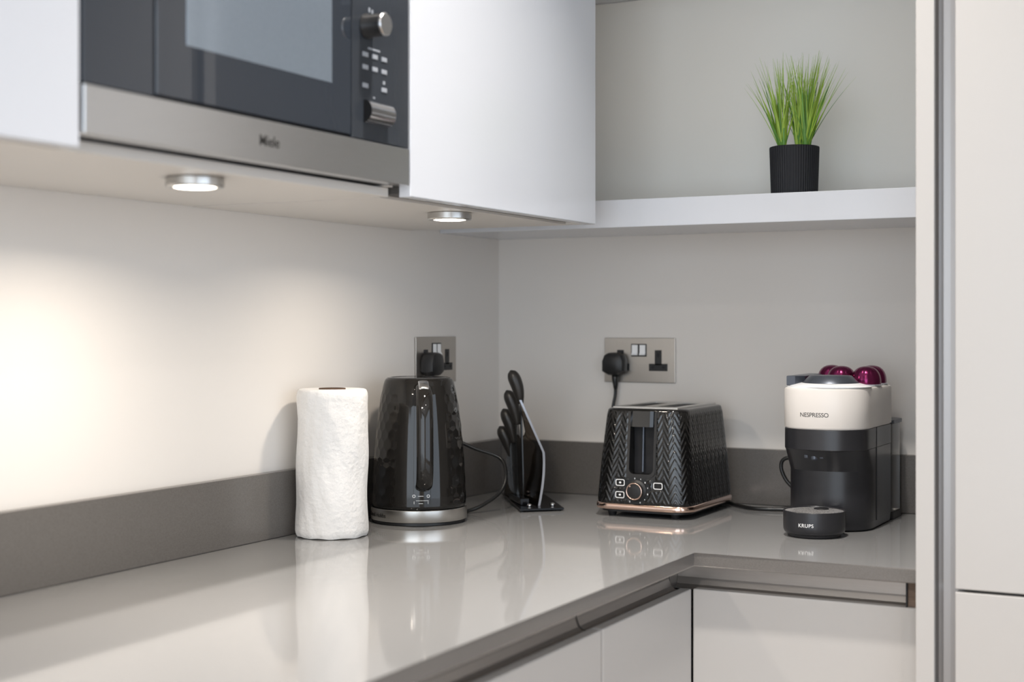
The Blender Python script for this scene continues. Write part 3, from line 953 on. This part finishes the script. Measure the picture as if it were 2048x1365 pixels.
# rounded shoulder
for dz, di in ((0.0018, 0.0012), (0.0032, 0.0035), (0.0038, 0.0065)):
    P_, L = perim(TX0 + 0.016 + di, TX1 - 0.016 - di, TY0 + 0.014 + di, TY1 - 0.0112 - di, 0.030 - di * 0.6, NP)
    rows.append([(x, y, Z(zt + dz)) for (x, y, s, nx, ny) in P_])
loft(bm, rows)
finish('body', bm, 'toaster_black', t, smooth=True, angle=38)
# plinth under the band
bm = bmesh.new()
prism(bm, rrect(TX0 + 0.008, TX1 - 0.008, TY0 + 0.008, TY1 - 0.008, 0.028, 10), Z(0.0085), Z(0.0128))
finish('underside', bm, 'black_plastic', t)
bm = bmesh.new()
rings = []
for off, z_ in ((0.002, 0.0125), (0.0, 0.0138), (-0.0006, 0.0175), (0.0, 0.0222), (0.0015, 0.0238)):
    rings.append([(x, y, Z(z_)) for x, y in rrect(TX0 + off, TX1 - off, TY0 + off, TY1 - off, 0.031, 14)])
loft(bm, rings)
finish('base_band', bm, 'rose', t, smooth=True, angle=50)
for fx, fy in ((TX0 + 0.030, TY0 + 0.024), (TX1 - 0.034, TY0 + 0.024), (TX0 + 0.03, TY1 - 0.024), (TX1 - 0.034, TY1 - 0.024)):
    bm = bmesh.new()
    lathe(bm, (fx, fy, Z(0)), [(0.0065, 0.0002), (0.0085, 0.0084)], 20)
    finish('foot', bm, 'black_plastic', t, smooth=True, angle=40)
# steel top with two bread slots
tx0, tx1, ty0, ty1 = 0.3690, 0.4890, -0.266, -0.072
bm = bmesh.new()
ZT = 0.1880
for a, b_ in (((tx0, ty0), (tx1, ty0 + 0.024)), ((tx0, ty1 - 0.024), (tx1, ty1)), ((tx0, ty0 + 0.024), (tx0 + 0.013, ty1 - 0.024)),
              ((tx1 - 0.013, ty0 + 0.024), (tx1, ty1 - 0.024)), (((tx0 + tx1) / 2 - 0.013, ty0 + 0.024), ((tx0 + tx1) / 2 + 0.013, ty1 - 0.024))):
    box(bm, (a[0], a[1], Z(ZT - 0.0005)), (b_[0], b_[1], Z(ZT + 0.0022)))
finish('top_plate', bm, 'steel', t)
for a, b_ in ((tx0 + 0.0132, (tx0 + tx1) / 2 - 0.0132), ((tx0 + tx1) / 2 + 0.0132, tx1 - 0.0132)):
    finish('bread_slot', BX((a, ty0 + 0.0242, Z(ZT - 0.0004)), (b_, ty1 - 0.0242, Z(ZT + 0.0004))), 'black', t)
# lever, its rounded surround, dial and buttons on the front end
yf = TY0 + 0.0045
def fy(z):                    # front surface of the tapering body
    q = (z - zb) / (zt - zb)
    return TY0 + 0.001 + 0.0130 * max(0, q) ** 1.25
bm = bmesh.new()
outl = [(SLX - 0.0265, 0.1700), (SLX - 0.0265, 0.0810)]
def uarc(cx_, cz_, r_, a0, a1, k_=8):
    return [(cx_ + r_ * cos(radians(a0 + (a1 - a0) * i / k_)), cz_ + r_ * sin(radians(a0 + (a1 - a0) * i / k_))) for i in range(k_ + 1)]
outer = [(SLX - 0.0262, 0.183)] + uarc(SLX - 0.0142, 0.0815, 0.012, 180, 270) + uarc(SLX + 0.0142, 0.0815, 0.012, 270, 360) + [(SLX + 0.0262, 0.183)]
inner = [(SLX - 0.0222, 0.183)] + uarc(SLX - 0.0132, 0.0845, 0.009, 180, 270) + uarc(SLX + 0.0132, 0.0845, 0.009, 270, 360) + [(SLX + 0.0222, 0.183)]
for i in range(len(outer) - 1):
    q4 = [outer[i], outer[i + 1], inner[i + 1], inner[i]]
    vo = [bm.verts.new((x, fy(z) - 0.0016, Z(z))) for x, z in q4]
    vi = [bm.verts.new((x, fy(z) + 0.004, Z(z))) for x, z in q4]
    bm.faces.new(vo); bm.faces.new(vi[::-1])
    for a, b_ in ((0, 1), (1, 2), (2, 3), (3, 0)):
        bm.faces.new([vo[a], vo[b_], vi[b_], vi[a]])
bmesh.ops.remove_doubles(bm, verts=bm.verts[:], dist=1e-6)
finish('slot_surround', bm, 'black_gloss', t)
bm = BX((SLX - 0.0218, fy(0.11) + 0.0205, Z(0.0745)), (SLX + 0.0218, fy(0.11) + 0.0225, Z(0.159)))
finish('slot_backing', bm, 'black', t)
bm = bmesh.new()              # lever pad at the top of the slot
rings = []
for k in range(6):
    z = 0.1570 + 0.027 * k / 5
    yy = fy(z)
    rings.append([(SLX - 0.0212, yy + 0.006, Z(z)), (SLX - 0.0212, yy - 0.004, Z(z)), (SLX - 0.016, yy - 0.0075, Z(z)), (SLX + 0.016, yy - 0.0075, Z(z)), (SLX + 0.0212, yy - 0.004, Z(z)), (SLX + 0.0212, yy + 0.006, Z(z))])
loft(bm, rings)
finish('lever', bm, 'toaster_black', t, smooth=True, angle=20)
bm = bmesh.new()
for xx in (SLX - 0.004,):
    cyl(bm, (xx, fy(0.11) + 0.015, Z(0.078)), (xx, fy(0.15) + 0.015, Z(0.157)), 0.0022, 12)
finish('slide_rail', bm, 'gunmetal', t, smooth=True, angle=40)
DXc, DZc = 0.4225, 0.0470
bm = bmesh.new()
loft(bm, [[(DXc + r_ * cos(2 * pi * i / 48), yf - 0.002 - o_, Z(DZc) + r_ * sin(2 * pi * i / 48)) for i in range(48)] for r_, o_ in ((0.0185, -0.004), (0.0185, 0.002), (0.0145, 0.0045), (0.0140, 0.011), (0.0125, 0.0115))])
dl = finish('browning_dial', bm, 'black_plastic', t, smooth=True, angle=30)
bm = bmesh.new()
rings = []
for i in range(48):
    a = 2 * pi * i / 48
    rings.append([(DXc + (0.0138 + 0.0013 * cos(b_)) * cos(a), yf - 0.0135 + 0.0018 * sin(b_), Z(DZc) + (0.0138 + 0.0013 * cos(b_)) * sin(a)) for b_ in [2 * pi * j / 10 for j in range(10)]])
loft(bm, rings + [rings[0]], False, False)
bmesh.ops.remove_doubles(bm, verts=bm.verts[:], dist=1e-6)
finish('dial_ring', bm, 'rose', dl, smooth=True)
bm = bmesh.new()
loft(bm, [[(DXc - 0.0078 + 0.0016 * cos(2 * pi * i / 14), yf - o_, Z(DZc + 0.0085) + 0.0016 * sin(2 * pi * i / 14)) for i in range(14)] for o_ in (0.0133, 0.0142)])
finish('dial_pointer', bm, 'rose', dl)
bm = bmesh.new()
for i, deg in enumerate((100, 70, 43, 15, -14, -43, -70)):
    a = radians(deg)
    r_ = 0.0213
    cxx, czz = DXc + r_ * cos(a) * 1.0, DZc + r_ * sin(a)
    rr = 0.0009 if i % 2 else 0.0013
    box(bm, (cxx - rr * 0.6, fy(czz) - 0.0006, Z(czz - rr)), (cxx + rr * 0.6, fy(czz) + 0.0006, Z(czz + rr)))
box(bm, (DXc - 0.0125, fy(0.025) - 0.0012, Z(0.0265)), (DXc - 0.0112, fy(0.025), Z(0.0295)))
finish('dial_marks', bm, 'print_light', t)
for bx_, bz_, dot in ((SLX + 0.0325, 0.0570, 0), (SLX - 0.0375, 0.0600, 1), (SLX - 0.0375, 0.0390, 1)):
    yb = fy(bz_)
    bm = bmesh.new()
    prism(bm, rrect(bx_ - 0.0085, bx_ + 0.0085, Z(bz_ - 0.0058), Z(bz_ + 0.0058), 0.003, 5), yb - 0.0022, yb + 0.002, axis='y')
    b1 = finish('button', bm, 'black_gloss', t)
    bm = bmesh.new()
    A, B_ = rrect(bx_ - 0.0085, bx_ + 0.0085, Z(bz_ - 0.0058), Z(bz_ + 0.0058), 0.003, 5), rrect(bx_ - 0.0070, bx_ + 0.0070, Z(bz_ - 0.0044), Z(bz_ + 0.0044), 0.002, 5)
    va = [bm.verts.new((x, yb - 0.0024, z)) for x, z in A]; vb = [bm.verts.new((x, yb - 0.0024, z)) for x, z in B_]
    for i in range(len(A)):
        j = (i + 1) % len(A)
        bm.faces.new([va[i], va[j], vb[j], vb[i]])
    if dot:
        bm.faces.new([bm.verts.new((bx_ + 0.0022 * cos(a), yb - 0.0024, Z(bz_) + 0.0018 * sin(a))) for a in [2 * pi * i / 12 for i in range(12)]])
    finish('button_outline', bm, 'print_light', b1)
plug(P2, 0.0275, t)
bm = bmesh.new()
tube(bm, smooth_path([P2(0.0285, -0.013, 0.016), (0.2640, -0.016, Z(0.195)), (0.2600, -0.020, Z(0.160)), (0.2660, -0.030, Z(0.09)), (0.285, -0.038, Z(0.035)), (0.32, -0.040, Z(0.0055)), (0.38, -0.034, Z(0.0055)), (0.41, -0.036, Z(0.009)), (0.420, -0.052, Z(0.0125))], 8), 0.0032, 12)
finish('power_cord', bm, 'cable', t, smooth=True)

# ================================================================== COFFEE MACHINE
MX = 0.752
def dsec(yf_, yb_, hw=0.068, front=0.060, e=2.3, n_=48, rb=0.012):
    """plan outline: flat back, straight sides, softly bowed front; returned from back left round the front to back right"""
    pts = [(MX - hw + rb, yb_), (MX - hw + rb * 0.3, yb_ - rb * 0.3), (MX - hw, yb_ - rb)]
    yc = yf_ + front
    for i in range(n_ + 1):
        a = pi + pi * i / n_
        c_, s_ = cos(a), sin(a)
        pts.append((MX + hw * math.copysign(abs(c_) ** (2 / e), c_), yc + front * math.copysign(abs(s_) ** (2 / e), s_)))
    pts += [(MX + hw, yb_ - rb), (MX + hw - rb * 0.3, yb_ - rb * 0.3), (MX + hw - rb, yb_)]
    return pts
t = thing('coffee_machine', (MX, -0.2, Z(0)), 'capsule coffee machine, white head on a charcoal body, beside the tall unit', 'coffee machine')
bm = bmesh.new()
YB = -0.116
rings = []
for z_, yf_, hw in ((0.0008, -0.296, 0.064), (0.003, -0.300, 0.0665), (0.014, -0.3015, 0.0675), (0.0155, -0.3022, 0.068), (0.060, -0.3022, 0.068), (0.097, -0.3022, 0.068), (0.1300, -0.3290, 0.068), (0.1325, -0.3325, 0.068)):
    rings.append([(x, y, Z(z_)) for x, y in dsec(yf_, YB, hw)])
loft(bm, rings)
finish('body', bm, 'satin_black', t, smooth=True, angle=30)
bm = bmesh.new()
rings = []
for z_, i_ in ((0.1327, 0.0006), (0.1335, 0.0), (0.1648, 0.0), (0.1655, 0.0006)):
    rings.append([(x, y, Z(z_)) for x, y in dsec(-0.3335 + i_, YB + 0.001, 0.0683 - i_)])
loft(bm, rings)
finish('coffee_outlet_band', bm, 'satin_black', t, smooth=True, angle=30)
# spout under the overhang
bm = bmesh.new()
lathe(bm, (MX - 0.010, -0.316, Z(0.116)), [(0.005, 0.0), (0.007, 0.002), (0.007, 0.014)], 20)
for s_ in (-0.0125, 0.0125):
    box(bm, (MX - 0.010 + s_ - 0.003, -0.322, Z(0.119)), (MX - 0.010 + s_ + 0.003, -0.312, Z(0.129)), 0.001)
finish('spout', bm, 'gunmetal', t, smooth=True, angle=40)
bm = bmesh.new()
rings = []
for z_, i_ in ((0.1658, 0.0022), (0.1668, 0.0022), (0.1672, 0.0006), (0.1690, 0.0), (0.2270, 0.0), (0.2300, 0.0010), (0.2315, 0.0035)):
    rings.append([(x, y, Z(z_)) for x, y in dsec(-0.3345 + i_, YB + 0.002 - i_, 0.0688 - i_)])
loft(bm, rings)
head = finish('head', bm, 'machine_white', t, smooth=True, angle=30)
bm = bmesh.new()
prism(bm, [(x, y) for x, y in dsec(-0.3300, YB - 0.003, 0.0645)], Z(0.2312), Z(0.2332), 0.0008)
finish('top_deck', bm, 'bright_white', t)
# raised round lid at the front: white cone, dark band above
LX, LY = 0.757, -0.2755
def cone(rs, zs, e=1.0):
    return [[(LX + r_ * cos(2 * pi * i / 80), LY + r_ * e * sin(2 * pi * i / 80), Z(z_)) for i in range(80)] for r_, z_ in zip(rs, zs)]
bm = bmesh.new()
loft(bm, cone((0.0655, 0.0650, 0.0465), (0.2334, 0.2340, 0.2388), 0.88))
finish('lid_collar', bm, 'bright_white', t, smooth=True, angle=30)
bm = bmesh.new()
loft(bm, cone((0.0458, 0.0455, 0.0340, 0.0325), (0.2387, 0.2392, 0.2502, 0.2508), 0.93))
finish('lid', bm, 'gunmetal', t, smooth=True, angle=30)
bm = bmesh.new()
prism(bm, [(0.6868, -0.286), (0.7010, -0.2860), (0.7130, -0.2700), (0.7130, -0.150), (0.6868, -0.150)], Z(0.2334), Z(0.2495), 0.0012)
finish('lever_cover', bm, 'gunmetal', t)
# seam of the rear housing
finish('side_seam', BX((MX + 0.0679, -0.2290, Z(0.014)), (MX + 0.06885, -0.2280, Z(0.166))), 'black', t)
# water tank behind
bm = bmesh.new()
prism(bm, rrect(0.690, 0.8165, -0.1120, -0.030, 0.014, 6), Z(0.012), Z(0.163), 0.002)
finish('water_tank', bm, 'tank', t, smooth=True, angle=30)
bm = bmesh.new()
prism(bm, rrect(0.688, 0.8195, -0.1130, -0.028, 0.014, 6), Z(0.1635), Z(0.1700), 0.002)
finish('tank_lid', bm, 'gunmetal', t)
bm = bmesh.new()
prism(bm, rrect(0.690, 0.8185, -0.1130, -0.030, 0.012, 6), Z(0.0006), Z(0.0115), 0.002)
finish('tank_base', bm, 'black_plastic', t)
# drip tray / cup support in front
TCx, TCy = 0.7515, -0.351
bm = bmesh.new()
lathe(bm, (TCx, TCy, Z(0)), [(0.040, 0.0003), (0.0415, 0.0012), (0.0425, 0.0045), (0.0440, 0.0050), (0.0468, 0.0075), (0.0482, 0.0115), (0.0485, 0.0170), (0.0485, 0.0400), (0.0480, 0.0408), (0.0472, 0.0408), (0.0465, 0.0400), (0.0465, 0.0375)], 96)
tray = finish('drip_tray', bm, 'satin_black', t, smooth=True, angle=30)
bm = bmesh.new()
lathe(bm, (TCx, TCy, Z(0)), [(0.0462, 0.0376), (0.0460, 0.0392), (0.001, 0.0394)], 64)
finish('cup_grid', bm, 'grid', tray)
bm = bmesh.new()
lathe(bm, (TCx + 0.004, TCy + 0.026, Z(0)), [(0.012, 0.0394), (0.0118, 0.0404), (0.001, 0.0405)], 32)
finish('drain_cap', bm, 'black', tray, smooth=True)  # black disc laid on the grid for the dark inside of a hole
bm = text_mesh('KRUPS', 0.0078, 0.00015, bold=0.0001, spacing=1.1)
ca = math.atan2(-2.604 - TCy, 1.387 - TCx)
pp = [(TCx + 0.0485 * cos(ca - 1.3 + 2.6 * i / 200), TCy + 0.0485 * sin(ca - 1.3 + 2.6 * i / 200)) for i in range(201)]
wrap(bm, pp, 0.0485 * (1.3 - 0.53), Z(0.0185), 0.0001)
finish('logo', bm, 'print_light', tray)
fp = [p for p in dsec(-0.3345, YB + 0.002, 0.0688)]
bm = text_mesh('NESPRESSO', 0.0098, 0.00015, bold=0.0, spacing=0.95)
sub = []
for a, b_ in zip(fp, fp[1:]):
    for i in range(6):
        sub.append((a[0] + (b_[0] - a[0]) * i / 6, a[1] + (b_[1] - a[1]) * i / 6))
i0 = min(range(len(sub)), key=lambda i: abs(sub[i][0] - 0.7225) + (0 if sub[i][1] < -0.28 else 1))
wrap(bm, sub[i0:], 0.0, Z(0.1860), 0.0001)
finish('logo', bm, 'print_dark', head)
# cord loop behind the machine and its run along the upstand
bm = bmesh.new()
tube(bm, smooth_path([(0.684, -0.070, Z(0.070)), (0.660, -0.070, Z(0.078)), (0.640, -0.070, Z(0.0875)), (0.626, -0.070, Z(0.0945)), (0.614, -0.070, Z(0.089)), (0.612, -0.070, Z(0.0745)), (0.6205, -0.070, Z(0.055)), (0.637, -0.070, Z(0.038)), (0.652, -0.072, Z(0.022)), (0.658, -0.078, Z(0.009)),
                      (0.648, -0.086, Z(0.0045)), (0.620, -0.092, Z(0.0042)), (0.590, -0.100, Z(0.0042)), (0.563, -0.098, Z(0.0042)), (0.530, -0.072, Z(0.0042)), (0.50, -0.040, Z(0.0042)), (0.46, -0.0265, Z(0.0040)), (0.40, -0.0215, Z(0.0040))], 8), 0.0035, 12)
finish('power_cord', bm, 'cable', t, smooth=True)

# ------------------------------------------------------------------ capsules on top
def capsule_bm(c):
    bm = bmesh.new()
    prof = [(0.0240, 0.0016), (0.0243, 0.005), (0.0240, 0.010), (0.0230, 0.015), (0.0211, 0.0200), (0.0180, 0.0245), (0.0140, 0.0278), (0.0095, 0.0298), (0.005, 0.0308), (0.001, 0.0311)]
    n_ = 96
    loft(bm, [[(c[0] + (r_ - 0.0006 * (r_ / 0.024) * (0.5 + 0.5 * cos(12 * 2 * pi * i / n_)) ** 4) * cos(2 * pi * i / n_),
                c[1] + (r_ - 0.0006 * (r_ / 0.024) * (0.5 + 0.5 * cos(12 * 2 * pi * i / n_)) ** 4) * sin(2 * pi * i / n_), c[2] + z_) for i in range(n_)] for r_, z_ in prof])
    return bm
for (cx_, cy_, lab) in ((0.7975, -0.205, 'front right purple coffee capsule with its whole silver rim in view'),
                        (0.7925, -0.1465, 'rear right purple coffee capsule, half behind the front right one'),
                        (0.7550, -0.200, 'front left purple coffee capsule behind the round dark lid'),
                        (0.7254, -0.1500, 'rear left purple coffee capsule, leftmost of the four')):
    zc = Z(0.2334)
    k = thing('coffee_capsule', (cx_, cy_, zc), lab, 'coffee capsule', 'purple coffee capsules on the coffee machine')
    finish('dome', capsule_bm((cx_, cy_, zc)), 'purple', k, smooth=True, angle=60)
    bm = bmesh.new()
    lathe(bm, (cx_, cy_, zc), [(0.0260, 0.0001), (0.0266, 0.0007), (0.0260, 0.0015), (0.0243, 0.0016)], 64)
    finish('rim', bm, 'foil', k, smooth=True)
